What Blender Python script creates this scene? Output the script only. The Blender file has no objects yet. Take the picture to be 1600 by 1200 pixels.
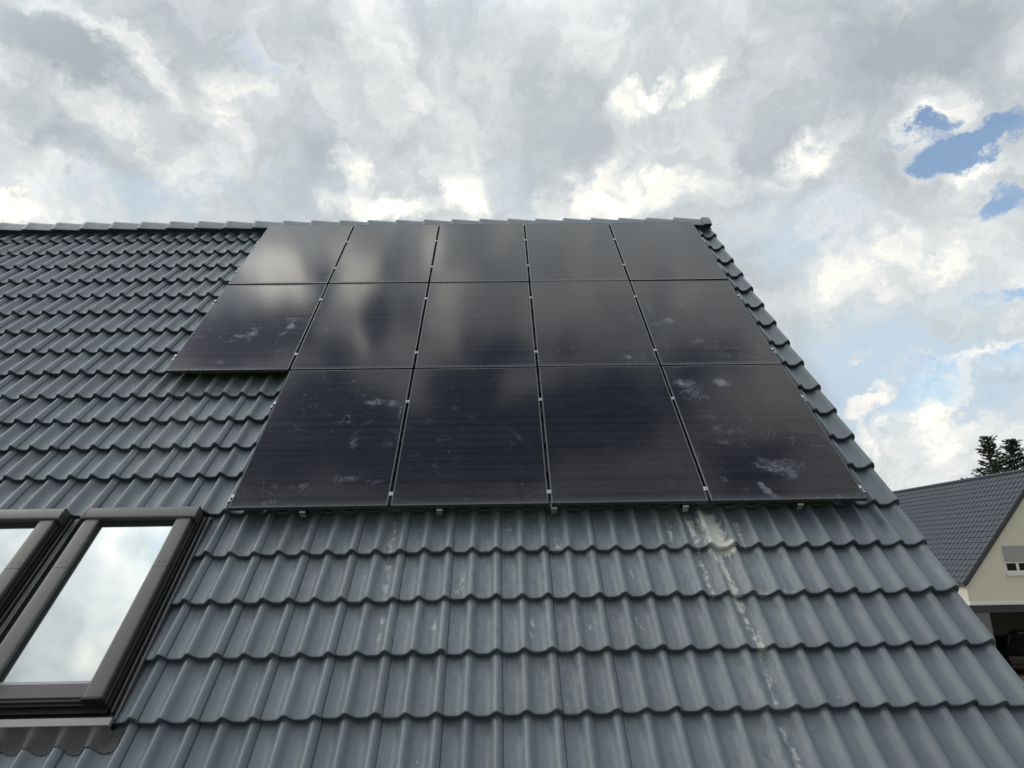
import bpy, math, random
import numpy as np
from mathutils import Matrix, Vector

random.seed(7); rng = np.random.default_rng(11)
C = bpy.context.scene.collection
sc = bpy.context.scene
PI = math.pi

# ------------------------------------------------------------------ camera
PITCH = math.radians(51)                       # pitch of the main roof
CP, SP = math.cos(PITCH), math.sin(PITCH)
ORG = Vector((0.0, 0.0, 6.383))                # lower left corner of the panel field, on the glass plane
MROOF = Matrix.Translation(ORG) @ Matrix.Rotation(PITCH, 4, 'X')   # (u along the eave, v up the slope, z off the roof)
RCV = np.array([[0.9997847, -0.0207475, 0.0000277], [-0.0121461, -0.5863797, -0.8099453], [0.0168206, 0.8097706, -0.5865055]])
CAMUV = (3.11421, -3.27226, 3.43163)
FOC = 1014.62                                  # focal length in pixels of a 1600 wide picture
cam = bpy.data.cameras.new('camera'); camo = bpy.data.objects.new('camera', cam); C.objects.link(camo)
rm = MROOF.to_3x3()
ax = [rm @ Vector(RCV[0]), rm @ Vector(-RCV[1]), rm @ Vector(-RCV[2])]
mw = Matrix.Identity(4)
for i in range(3):
    for j in range(3): mw[j][i] = ax[i][j]
CAMPOS = MROOF @ Vector(CAMUV)
mw.translation = CAMPOS
camo.matrix_world = mw
cam.sensor_width = 36; cam.lens = FOC / 1600 * 36
cam.clip_start = 0.05; cam.clip_end = 5000
sc.camera = camo

def ray(x, y):
    d = rm @ Vector(RCV.T @ np.array([(x - 800) / FOC, (y - 600) / FOC, 1.0])); return d.normalized()
def rfl(x, y):                                  # where a ray goes after the roof plane mirrors it
    d = ray(x, y); n = rm @ Vector((0, 0, 1)); return d - 2 * d.dot(n) * n
def roofuv(x, y, z=-.1):
    d = RCV.T @ np.array([(x - 800) / FOC, (y - 600) / FOC, 1.0]); s = (z - CAMUV[2]) / d[2]
    return CAMUV[0] + s * d[0], CAMUV[1] + s * d[1]

# ------------------------------------------------------------------ world, sun, exposure
sc.view_settings.view_transform = 'Standard'; sc.view_settings.look = 'None'
sc.view_settings.exposure = .20; sc.view_settings.gamma = 1
SUN_EL, SUN_AZ = math.radians(40), math.radians(-78)     # azimuth from +Y towards +X
W = bpy.data.worlds.new('World'); sc.world = W; W.use_nodes = True
nt = W.node_tree; nt.nodes.clear()

class NG:
    """tiny helper for node trees"""
    def __init__(s, tree): s.t = tree
    def n(s, typ, ins=None, **kw):
        nd = s.t.nodes.new(typ)
        for k, v in kw.items(): setattr(nd, k, v)
        for k, v in (ins or {}).items():
            if hasattr(v, 'is_output'): s.t.links.new(v, nd.inputs[k])
            else: nd.inputs[k].default_value = v
        return nd
    def m(s, op, a, b=None, c=None, clamp=False):
        ins = {0: a}
        if b is not None: ins[1] = b
        if c is not None: ins[2] = c
        return s.n('ShaderNodeMath', ins, operation=op, use_clamp=clamp).outputs[0]
    def v(s, op, a, b=None):
        nd = s.n('ShaderNodeVectorMath', {0: a} if b is None else {0: a, 1: b}, operation=op)
        return nd.outputs['Value'] if op in ('LENGTH', 'DOT_PRODUCT', 'DISTANCE') else nd.outputs[0]
    def noise(s, vec, scale, detail=4, rough=.5, dist=0, dim='3D', col=False):
        nd = s.n('ShaderNodeTexNoise', {'Vector': vec, 'Scale': scale, 'Detail': detail, 'Roughness': rough, 'Distortion': dist}, noise_dimensions=dim)
        return nd.outputs['Color' if col else 'Fac']
    def mr(s, val, a, b, c=0, d=1, smooth=True):
        return s.n('ShaderNodeMapRange', {0: val, 1: a, 2: b, 3: c, 4: d}, interpolation_type='SMOOTHSTEP' if smooth else 'LINEAR', clamp=True).outputs[0]
    def ramp(s, fac, stops):
        nd = s.n('ShaderNodeValToRGB', {0: fac}); cr = nd.color_ramp
        while len(cr.elements) < len(stops): cr.elements.new(.5)
        for e, (p, c) in zip(cr.elements, stops): e.position = p; e.color = (*c, 1)
        return nd.outputs[0]
    def mix(s, fac, a, b):
        nd = s.n('ShaderNodeMix', data_type='RGBA')
        for k, v in ((0, fac), (6, a), (7, b)):
            if hasattr(v, 'is_output'): s.t.links.new(v, nd.inputs[k])
            else: nd.inputs[k].default_value = (*v, 1) if isinstance(v, tuple) and len(v) == 3 else v
        return nd.outputs[2]

g = NG(nt)
dirv = g.v('NORMALIZE', g.n('ShaderNodeTexCoord').outputs['Generated'])
sx = g.n('ShaderNodeSeparateXYZ', {0: dirv})
den = g.m('ADD', g.m('MAXIMUM', sx.outputs[1], -.93), 1.0)
P = g.n('ShaderNodeCombineXYZ', {0: g.m('DIVIDE', sx.outputs[0], den), 1: g.m('DIVIDE', sx.outputs[2], den)}).outputs[0]   # stereographic sky chart
nz = g.noise(P, 4.6, 9, .60, 0, col=True)
w1 = g.v('SCALE', g.v('SUBTRACT', nz, (.5, .5, .5))); w1.node.inputs['Scale'].default_value = .13
nz2 = g.noise(P, 19, 8, .66, 0, col=True)
w2 = g.v('SCALE', g.v('SUBTRACT', nz2, (.5, .5, .5))); w2.node.inputs['Scale'].default_value = .08
PW = g.v('ADD', g.v('ADD', P, w1), w2)
PW = g.v('MULTIPLY', PW, (1, 1, 0))

def chart(d): return np.array([d.x / (1 + d.y), d.z / (1 + d.y)])
def blob(x, y, rx, ry, rot, amt, inner=.2, fn=ray):
    """soft elliptical patch of sky in the direction of the given sight line"""
    c = chart(fn(x, y)); a = math.radians(rot)
    e1 = chart(fn(x + rx * math.cos(a), y + rx * math.sin(a))) - c
    e2 = chart(fn(x - ry * math.sin(a), y + ry * math.cos(a))) - c
    mp = g.n('ShaderNodeMapping', {0: PW, 1: (c[0], c[1], 0), 2: (0, 0, math.atan2(e1[1], e1[0])), 3: (np.linalg.norm(e1), np.linalg.norm(e2), 1)}, vector_type='TEXTURE')
    return g.m('MULTIPLY', g.mr(g.v('LENGTH', mp.outputs[0]), 1.0, inner, 0, 1), amt)
def total(lst, grow=1.0):
    t = None
    for b in lst:
        b = (b[0], b[1], b[2] * grow, b[3] * grow, *b[4:])
        o = blob(*b[:6], **(b[6] if len(b) > 6 else {})); t = o if t is None else g.m('ADD', t, o)
    return t
RF = dict(fn=rfl)
# openings of blue sky
gaps = [(1560, 210, 150, 44, -30, .85), (1428, 205, 34, 40, 10, .62), (1480, 246, 62, 28, -12, .7), (1590, 305, 80, 40, -38, .75), (1535, 345, 60, 20, -30, .5), (1380, 255, 40, 14, -30, .3),
        (1550, 478, 90, 20, -4, .5), (1460, 600, 130, 40, -14, .42), (1590, 575, 80, 40, -10, .42),
        (420, 515, 110, 62, 0, 1.0, RF), (350, 560, 110, 50, 0, .7, RF), (430, 370, 40, 30, 0, .55, RF), (600, 420, 40, 60, 20, .5, RF), (505, 470, 26, 60, 30, .8, RF), (600, 510, 40, 60, 20, .9, RF), (655, 480, 30, 50, 0, .5, RF), (770, 520, 70, 60, 0, .75, RF), (510, 620, 130, 50, 0, .8, RF), (540, 700, 180, 70, 0, .7, RF), (720, 590, 90, 60, 0, .7, RF), (820, 700, 170, 90, 0, .6, RF), (1180, 730, 160, 80, 0, .7, RF), (700, 700, 200, 100, 0, .8, RF), (960, 650, 200, 110, 0, .75, RF), (1110, 560, 110, 60, 0, .5, RF), (420, 720, 120, 80, 0, .7, RF), (860, 540, 70, 50, 0, .45, RF), (520, 560, 60, 30, 0, .6, RF)]
# brighter and darker cloud
lum = [(545, 268, 34, 34, 0, .5), (575, 330, 60, 30, 0, .45), (640, 335, 60, 26, 0, .4), (725, 320, 60, 34, 60, .45), (690, 225, 60, 80, 0, .2), (900, 330, 80, 40, 0, .45), (955, 300, 50, 50, 0, .4), (1030, 285, 60, 40, 0, .45),
       (1000, 330, 100, 30, 0, .3), (1020, 112, 38, 26, -30, .6), (1085, 105, 28, 30, 60, .5), (985, 145, 60, 30, -30, .45), (1150, 290, 90, 30, 0, .3), (1245, 262, 38, 40, 60, .6), (1440, 150, 80, 60, 30, .38), (1420, 210, 40, 50, 0, .3),
       (1530, 260, 110, 30, -20, .35), (1320, 480, 90, 40, 10, .2), (1440, 395, 120, 30, -10, .16), (1400, 670, 150, 50, -8, .45), (1540, 680, 120, 60, 0, .4), (1500, 590, 60, 30, -20, .3), (1360, 608, 50, 18, -20, .5), (1560, 560, 60, 26, -10, .3), (1440, 730, 120, 60, 0, .35),
       (90, 30, 70, 26, 38, .26), (150, 75, 60, 30, 40, .30), (200, 110, 70, 40, 40, .25), (240, 170, 60, 30, 45, .25), (150, 200, 60, 30, 40, .28), (230, 270, 50, 40, 60, .25), (330, 150, 120, 60, 30, .22), (330, 210, 60, 40, 30, .25), (1340, 440, 70, 26, -10, .2), (1450, 440, 80, 24, -20, .2), (20, 325, 50, 20, 0, .2), (900, 60, 60, 60, 0, .1), (560, 60, 80, 60, 0, .16), (600, 150, 60, 60, 0, .18),
       (60, 75, 100, 44, 30, -.4), (150, 130, 90, 55, 30, -.3), (90, 250, 110, 40, 25, -.25), (450, 260, 130, 90, 0, -.22), (300, 60, 140, 60, 20, -.18), (850, 190, 90, 170, 10, -.3), (720, 20, 130, 50, 0, -.3), (1320, 120, 120, 80, -30, -.28), (1480, 55, 140, 70, -20, -.34), (860, 300, 60, 60, 0, -.2), (1180, 200, 100, 60, 0, -.1), (1120, 360, 90, 60, 0, -.1),
       (432, 432, 44, 36, 0, .62, RF), (470, 470, 30, 60, -30, .7, RF), (570, 465, 34, 60, -40, .75, RF), (690, 395, 36, 44, 20, .4, RF), (565, 540, 30, 30, 0, .5, RF), (720, 480, 50, 70, 0, .35, RF), (900, 440, 120, 60, 0, .1, RF), (1060, 470, 60, 120, 0, .2, RF), (1150, 650, 160, 120, 0, .12, RF),
       (180, 870, 60, 40, 30, .2, RF), (100, 980, 200, 150, 0, .25, RF)]
hazy = [(1430, 600, 260, 80, -14, 1.0), (1250, 385, 130, 80, 20, .6), (1520, 480, 140, 40, -4, .7), (240, 325, 240, 45, 3, .5), (470, 300, 110, 60, 0, .25), (50, 830, 30, 22, 0, .9, RF), (265, 840, 34, 40, 20, .8, RF), (180, 980, 60, 60, 0, .3, RF), (1340, 560, 150, 70, 0, .7), (1580, 640, 120, 40, 0, .7), (1290, 690, 100, 60, 30, .6), (800, 290, 70, 80, 0, .2)]
det = g.noise(PW, 7.0, 10, .60, .2)
fine = g.noise(PW, 23, 9, .62, .3)
bil = g.m('ABSOLUTE', g.m('SUBTRACT', g.noise(PW, 12, 7, .55, .15), .5))       # billows
gap = g.m('ADD', g.m('ADD', total(gaps, 1.12), g.m('MULTIPLY', g.m('SUBTRACT', det, .5), 1.1)), g.m('MULTIPLY', g.m('SUBTRACT', fine, .5), 1.45))
gap = g.m('ADD', gap, g.m('MULTIPLY', g.m('SUBTRACT', g.noise(P, 75, 6, .66), .5), .55))
alpha = g.mr(gap, .12, .74, 1, 0)                                   # 1 = cloud
thin = g.mr(gap, .0, .36)                                           # cloud thins out and brightens towards the gaps
det2 = g.noise(g.v('MULTIPLY', PW, (1, 1.2, 1)), 3.4, 10, .56, .35)
big = g.noise(P, 2.2, 5, .5, .2)
tex = g.m('ADD', g.m('ADD', g.m('MULTIPLY', g.m('SUBTRACT', det2, .5), 1.15), g.m('MULTIPLY', g.m('SUBTRACT', det, .5), .80)), g.m('ADD', g.m('ADD', g.m('MULTIPLY', g.m('SUBTRACT', fine, .5), .72), g.m('MULTIPLY', g.m('SUBTRACT', .09, bil), 1.15)), g.m('MULTIPLY', g.m('SUBTRACT', big, .5), .45)))
lm = total([(*b[:5], b[5] * .86, *b[6:]) if b[5] > 0 else (*b[:5], b[5] * .72, *b[6:]) for b in lum], 1.3)
lm = g.m('MULTIPLY', lm, g.m('ADD', .75, g.m('MULTIPLY', g.mr(g.m('ADD', g.m('MULTIPLY', det, .6), g.m('MULTIPLY', fine, .4)), .36, .62), .75)))
br = g.m('ADD', g.m('ADD', .42, lm), g.m('ADD', tex, g.m('MULTIPLY', thin, .10)))
ccol = g.ramp(br, [(0, (.365, .408, .445)), (.28, (.462, .502, .525)), (.50, (.577, .611, .624)), (.74, (.738, .752, .745)), (.88, (.885, .872, .80)), (1, (1.02, 1.0, .90))])
hz = g.m('MULTIPLY', total(hazy, 1.1), g.mr(g.m('ADD', br, g.m('MULTIPLY', fine, .25)), .92, .52), clamp=True)
ccol = g.mix(g.m('MULTIPLY', hz, .85), ccol, (.47, .60, .72))
# the sky overhead and behind the viewer, where the sun falls on the clouds' near side, is brighter
back = g.v('DOT_PRODUCT', dirv, tuple(Vector((0, .02, 1)).normalized()))
boost = g.mr(back, .66, .93, 1.0, 2.3)
left = Vector((math.sin(math.radians(-66)) * math.cos(math.radians(50)), math.cos(math.radians(-66)) * math.cos(math.radians(50)), math.sin(math.radians(50))))
boost = g.m('MULTIPLY', boost, g.mr(g.v('DOT_PRODUCT', dirv, tuple(left)), .90, .99, 1.0, 1.7))    # unseen brightness added to the sky at left to lighten the upper tiles
near = g.v('DOT_PRODUCT', dirv, tuple(rfl(470, 430)))               # a thin, bright bank of cloud high over the left end of the ridge
glow = g.m('ADD', g.mr(near, .88, 1.0, 0, .2), g.mr(near, .955, .998, 0, .6))
boost = g.m('MULTIPLY', boost, g.m('ADD', 1.0, g.m('MULTIPLY', glow, g.mr(br, .45, .85, .12, 1.0))))
boost = g.m('MULTIPLY', boost, g.mr(g.v('DOT_PRODUCT', dirv, tuple(Vector((.15, -.9, .25)).normalized())), .15, .85, 1.0, .6))   # the bank behind the viewer is greyer
cbg = g.n('ShaderNodeBackground', {0: ccol, 1: boost})
sky = g.n('ShaderNodeTexSky', sky_type='NISHITA', sun_disc=False, sun_elevation=SUN_EL, sun_rotation=SUN_AZ, altitude=300, air_density=1.15, dust_density=1.6, ozone_density=.5)
stint = g.n('ShaderNodeVectorMath', {0: sky.outputs[0], 1: (1.5, 1.47, 1.40)}, operation='MULTIPLY').outputs[0]
sbg = g.n('ShaderNodeBackground', {0: stint, 1: .115})
msh = g.n('ShaderNodeMixShader', {0: alpha, 1: sbg.outputs[0], 2: cbg.outputs[0]})
out = g.n('ShaderNodeOutputWorld', {0: msh.outputs[0]})

sl = bpy.data.lights.new('sun', 'SUN'); sl.energy = .75; sl.angle = math.radians(24); sl.color = (1, .95, .86)
so = bpy.data.objects.new('sun', sl); C.objects.link(so); so.location = (0, 40, 60)
sd = Vector((math.sin(SUN_AZ) * math.cos(SUN_EL), math.cos(SUN_AZ) * math.cos(SUN_EL), math.sin(SUN_EL)))
so.rotation_euler = sd.to_track_quat('Z', 'Y').to_euler()

# ------------------------------------------------------------------ helpers
class MB:
    def __init__(s): s.v = []; s.f = []; s.smooth = []
    def add(s, vs, fs, smooth=False):
        o = len(s.v); s.v += [tuple(p) for p in vs]; s.f += [tuple(i + o for i in f) for f in fs]; s.smooth += [smooth] * len(fs); return s
    def box(s, x0, x1, y0, y1, z0, z1, bev=0):
        if bev <= 0:
            vs = [(x, y, z) for z in (z0, z1) for y in (y0, y1) for x in (x0, x1)]
            return s.add(vs, [(0, 2, 3, 1), (4, 5, 7, 6), (0, 1, 5, 4), (1, 3, 7, 5), (3, 2, 6, 7), (2, 0, 4, 6)])
        b = bev; vs = []
        for z, i in ((z0, b), (z0 + b, 0), (z1 - b, 0), (z1, b)):
            for (px, py) in ((x0 + i, y0 + i + (b if i == 0 else 0)), (x0 + i + (b if i == 0 else 0), y0 + i), (x1 - i - (b if i == 0 else 0), y0 + i), (x1 - i, y0 + i + (b if i == 0 else 0)),
                             (x1 - i, y1 - i - (b if i == 0 else 0)), (x1 - i - (b if i == 0 else 0), y1 - i), (x0 + i + (b if i == 0 else 0), y1 - i), (x0 + i, y1 - i - (b if i == 0 else 0))):
                vs.append((px, py, z))
        fs = [tuple(range(7, -1, -1)), tuple(range(24, 32))]
        for k in range(3):
            for i in range(8): j = (i + 1) % 8; fs.append((k * 8 + i, k * 8 + j, k * 8 + 8 + j, k * 8 + 8 + i))
        return s.add(vs, fs)
    def loft(s, rings, close=True, caps=True, smooth=True):
        n = len(rings[0]); vs = [p for r in rings for p in r]; fs = []
        for k in range(len(rings) - 1):
            for i in range(n if close else n - 1):
                j = (i + 1) % n; fs.append((k * n + i, k * n + j, (k + 1) * n + j, (k + 1) * n + i))
        s.add(vs, fs, smooth)
        if caps: s.add(rings[0], [tuple(range(n - 1, -1, -1))]); s.add(rings[-1], [tuple(range(n))])
        return s
    def prism(s, prof, axis, a, b, smooth=False):
        """extrude an outline given in the two other axes (cyclic order) from a to b"""
        def p3(p, t): return {'x': (t, p[0], p[1]), 'y': (p[0], t, p[1]), 'z': (p[0], p[1], t)}[axis]
        return s.loft([[p3(p, a) for p in prof], [p3(p, b) for p in prof]], smooth=smooth)
    def tube(s, pts, r, n=8, caps=True):
        rings = []
        pts = [Vector(p) for p in pts]
        for i, p in enumerate(pts):
            t = (pts[min(i + 1, len(pts) - 1)] - pts[max(i - 1, 0)]).normalized()
            u = t.cross(Vector((0, 0, 1)) if abs(t.z) < .9 else Vector((1, 0, 0))).normalized(); w = t.cross(u)
            rr = r[i] if isinstance(r, (list, tuple)) else r
            rings.append([p + u * math.cos(2 * PI * k / n) * rr + w * math.sin(2 * PI * k / n) * rr for k in range(n)])
        return s.loft(rings, caps=caps)
    def mesh(s, name):
        me = bpy.data.meshes.new(name); me.from_pydata(s.v, [], s.f); me.polygons.foreach_set('use_smooth', s.smooth); me.update(); return me

BASE = {}                                         # matrices kept by hand: world matrix of every parent
def link(o, parent=None, M=None):
    C.objects.link(o); M = M if M is not None else (BASE[parent.name] if parent else Matrix.Identity(4))
    BASE[o.name] = M
    if parent: o.parent = parent; o.matrix_basis = BASE[parent.name].inverted() @ M
    else: o.matrix_basis = M
    return o
def obj(name, mb, mat, parent=None, M=None):
    me = mb.mesh(name) if isinstance(mb, MB) else mb
    o = bpy.data.objects.new(name, me)
    if mat and not me.materials: me.materials.append(mat)
    return link(o, parent, M)
def thing(name, label, cat, M=None, group=None):
    o = bpy.data.objects.new(name, None); o.empty_display_size = .1
    o['label'] = label; o['category'] = cat
    if group: o['group'] = group
    return link(o, None, M)
def tag(o, label, cat, group=None):
    o['label'] = label; o['category'] = cat
    if group: o['group'] = group
    return o
def struct(name, mb, mat, M=None):
    o = obj(name, mb, mat, None, M); o['kind'] = 'structure'; return o

def material(name, color=(.5, .5, .5), rough=.5, metal=0, spec=.5, fn=None, ior=None):
    m = bpy.data.materials.new(name); m.use_nodes = True; t = m.node_tree; b = t.nodes['Principled BSDF']
    b.inputs['Base Color'].default_value = (*color, 1); b.inputs['Roughness'].default_value = rough
    b.inputs['Metallic'].default_value = metal; b.inputs['Specular IOR Level'].default_value = spec
    if ior: b.inputs['IOR'].default_value = ior
    if fn: fn(NG(t), b, t)
    return m
def vary(scale=6, amt=.25, rough=.12, bump=0, bscale=60, stretch=(1, 1, 1), dirt=None):
    """soft colour and gloss variation in the thing's own coordinates"""
    def fn(q, b, t):
        co = q.v('MULTIPLY', q.n('ShaderNodeTexCoord').outputs['Object'], stretch)
        n = q.noise(co, scale, 6, .6); base = tuple(b.inputs['Base Color'].default_value)[:3]
        c = q.mix(n, tuple(x * (1 - amt) for x in base), tuple(x * (1 + amt) for x in base))
        if dirt:
            dm = q.mr(q.noise(co, dirt[1], 7, .65), dirt[2], dirt[2] + .2); c = q.mix(q.m('MULTIPLY', dm, dirt[3]), c, dirt[0])
        t.links.new(c, b.inputs['Base Color'])
        r = b.inputs['Roughness'].default_value
        t.links.new(q.mr(n, .3, .7, r - rough, r + rough, False), b.inputs['Roughness'])
        if bump:
            bn = q.n('ShaderNodeBump', {'Height': q.noise(co, bscale, 4, .6), 'Strength': bump, 'Distance': .01}); t.links.new(bn.outputs[0], b.inputs['Normal'])
    return fn

# ---- roof tile concrete: greyish blue, with wear, lime, dust streaks and painted nose shade carried by the mesh attributes
def tile_fn(q, b, t):
    co = q.n('ShaderNodeTexCoord').outputs['Object']
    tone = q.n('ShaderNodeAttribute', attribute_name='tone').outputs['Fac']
    st = q.n('ShaderNodeAttribute', attribute_name='stain').outputs['Fac']
    du = q.n('ShaderNodeAttribute', attribute_name='dust').outputs['Fac']
    n = q.noise(co, 2.3, 6, .6); fine = q.noise(co, 260, 3, .7); mid = q.noise(q.v('MULTIPLY', co, (1, .35, 1)), 24, 5, .65)
    c = q.ramp(q.m('ADD', q.m('MULTIPLY', n, .5), q.m('MULTIPLY', mid, .5)), [(.3, (.092, .117, .139)), (.7, (.130, .159, .184))])
    c = q.mix(q.m('MULTIPLY', q.mr(fine, .35, .8), .35), c, (.20, .22, .23))
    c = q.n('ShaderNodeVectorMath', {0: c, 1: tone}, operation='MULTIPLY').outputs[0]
    grn = q.m('MULTIPLY', q.mr(q.noise(co, 5, 6, .7), .55, .75), .10); c = q.mix(grn, c, (.115, .135, .11))
    streak = q.noise(q.v('MULTIPLY', co, (1, .14, 1)), 60, 6, .68, .6); blot = q.noise(co, 21, 8, .72)
    dm = q.m('MULTIPLY', du, q.mr(q.m('ADD', q.m('MULTIPLY', streak, .55), q.m('MULTIPLY', blot, .45)), .39, .62)); c = q.mix(q.m('MULTIPLY', dm, .38), c, (.42, .44, .43))
    sm = q.mr(q.m('ADD', st, q.m('MULTIPLY', q.m('SUBTRACT', q.m('ADD', q.m('MULTIPLY', streak, .45), q.m('MULTIPLY', blot, .55)), .5), 2.4)), .30, .74)
    sm = q.m('MULTIPLY', sm, q.mr(st, .02, .2))
    c = q.mix(q.m('MULTIPLY', sm, .85), c, (.72, .71, .65))
    spk = q.m('MULTIPLY', q.mr(q.noise(co, 31, 2, .5), .795, .82), .55); c = q.mix(spk, c, (.42, .43, .41))
    b.inputs['Sheen Weight'].default_value = .22; b.inputs['Sheen Roughness'].default_value = .45; b.inputs['Sheen Tint'].default_value = (.80, .92, 1, 1)    # dusty bloom of the old coating
    t.links.new(c, b.inputs['Base Color'])
    t.links.new(q.mr(mid, .3, .7, .40, .54, False), b.inputs['Roughness'])
    hb = q.n('ShaderNodeBump', {'Height': q.m('ADD', q.m('MULTIPLY', fine, .5), q.m('MULTIPLY', q.noise(co, 900, 2, .5), .5)), 'Strength': .16, 'Distance': .004}); t.links.new(hb.outputs[0], b.inputs['Normal'])
M_TILE = material('concrete tile', (.11, .13, .145), .42, 0, .6, tile_fn)
M_NTILE = material('neighbour tile', (.074, .089, .105), .5, 0, .3, vary(.8, .2, .05))
M_BLACKAL = material('black anodised frame', (.075, .078, .083), .28, .5, .5, vary(30, .3, .06))
M_SILVER = material('bright aluminium', (.34, .35, .36), .36, 1.0, .5, vary(40, .12, .1))
M_STEEL = material('stainless steel', (.46, .46, .45), .42, 1.0, .5, vary(40, .15, .1))
M_DARK = material('black rubber', (.012, .012, .013), .6, 0, .4, vary(30, .2, .05))
M_COVER = material('grey brown aluminium cladding', (.098, .096, .094), .38, .4, .5, vary(14, .12, .07, .02, 500, (1, .15, 1)))
M_FLASH = material('dark flashing', (.07, .07, .075), .45, .3, .5, vary(9, .25, .1))
M_LEAD = material('pleated lead apron', (.085, .083, .085), .6, .1, .4, vary(16, .3, .1, .5, 160))
M_STRIP = material('light grey strip', (.27, .275, .265), .45, .4, .5, vary(20, .12, .08))
M_RENDER = material('cream render', (.74, .73, .62), .85, 0, .2, vary(1.2, .05, .04, .25, 90))
M_WHITE = material('white paint', (.80, .80, .80), .4, 0, .5, vary(5, .04, .08))
M_SHUT = material('grey roller shutter', (.40, .40, .39), .5, 0, .4, vary(4, .05, .05))
M_ANTH = material('anthracite wood', (.055, .056, .062), .55, 0, .4, vary(5, .15, .1))
M_GREYP = material('grey post', (.16, .165, .175), .6, 0, .3, vary(4, .12, .05))
M_BACK = material('garage wall', (.17, .17, .15), .9, 0, .2, vary(1.5, .15, .03))
M_WGLASS = material('window glass', (.012, .014, .016), .05, 0, .6, vary(2, .2, .02))
M_HOUSE = material('pale house render', (.62, .62, .58), .85, 0, .2, vary(1.4, .06, .04, .2, 90))
M_ZINC = material('zinc gutter', (.34, .35, .36), .42, .9, .5, vary(8, .12, .08))
M_CAR = material('black car paint', (.010, .011, .012), .18, 0, .6, vary(3, .15, .04))
M_TYRE = material('tyre rubber', (.018, .018, .018), .75, 0, .3, vary(10, .2, .05))
M_RED = material('tail lamp', (.035, .004, .004), .15, 0, .6, vary(10, .1, .03))
M_BARK = material('spruce bark', (.085, .062, .045), .9, 0, .2, vary(6, .4, .05, .6, 30))
def leaf_fn(q, b, t):
    tone = q.n('ShaderNodeAttribute', attribute_name='tone').outputs['Fac']
    t.links.new(q.ramp(tone, [(0, (.020, .034, .018)), (.5, (.036, .056, .028)), (1, (.064, .083, .042))]), b.inputs['Base Color'])
M_NEEDLE = material('spruce needles', (.035, .055, .03), .7, 0, .3, leaf_fn)
M_GRASS = material('grass', (.065, .10, .035), .95, 0, .2, vary(.6, .35, .04, .5, 20))
M_PAVE = material('brown gravel', (.30, .235, .175), .95, 0, .2, vary(7, .3, .04, .6, 60))

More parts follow.
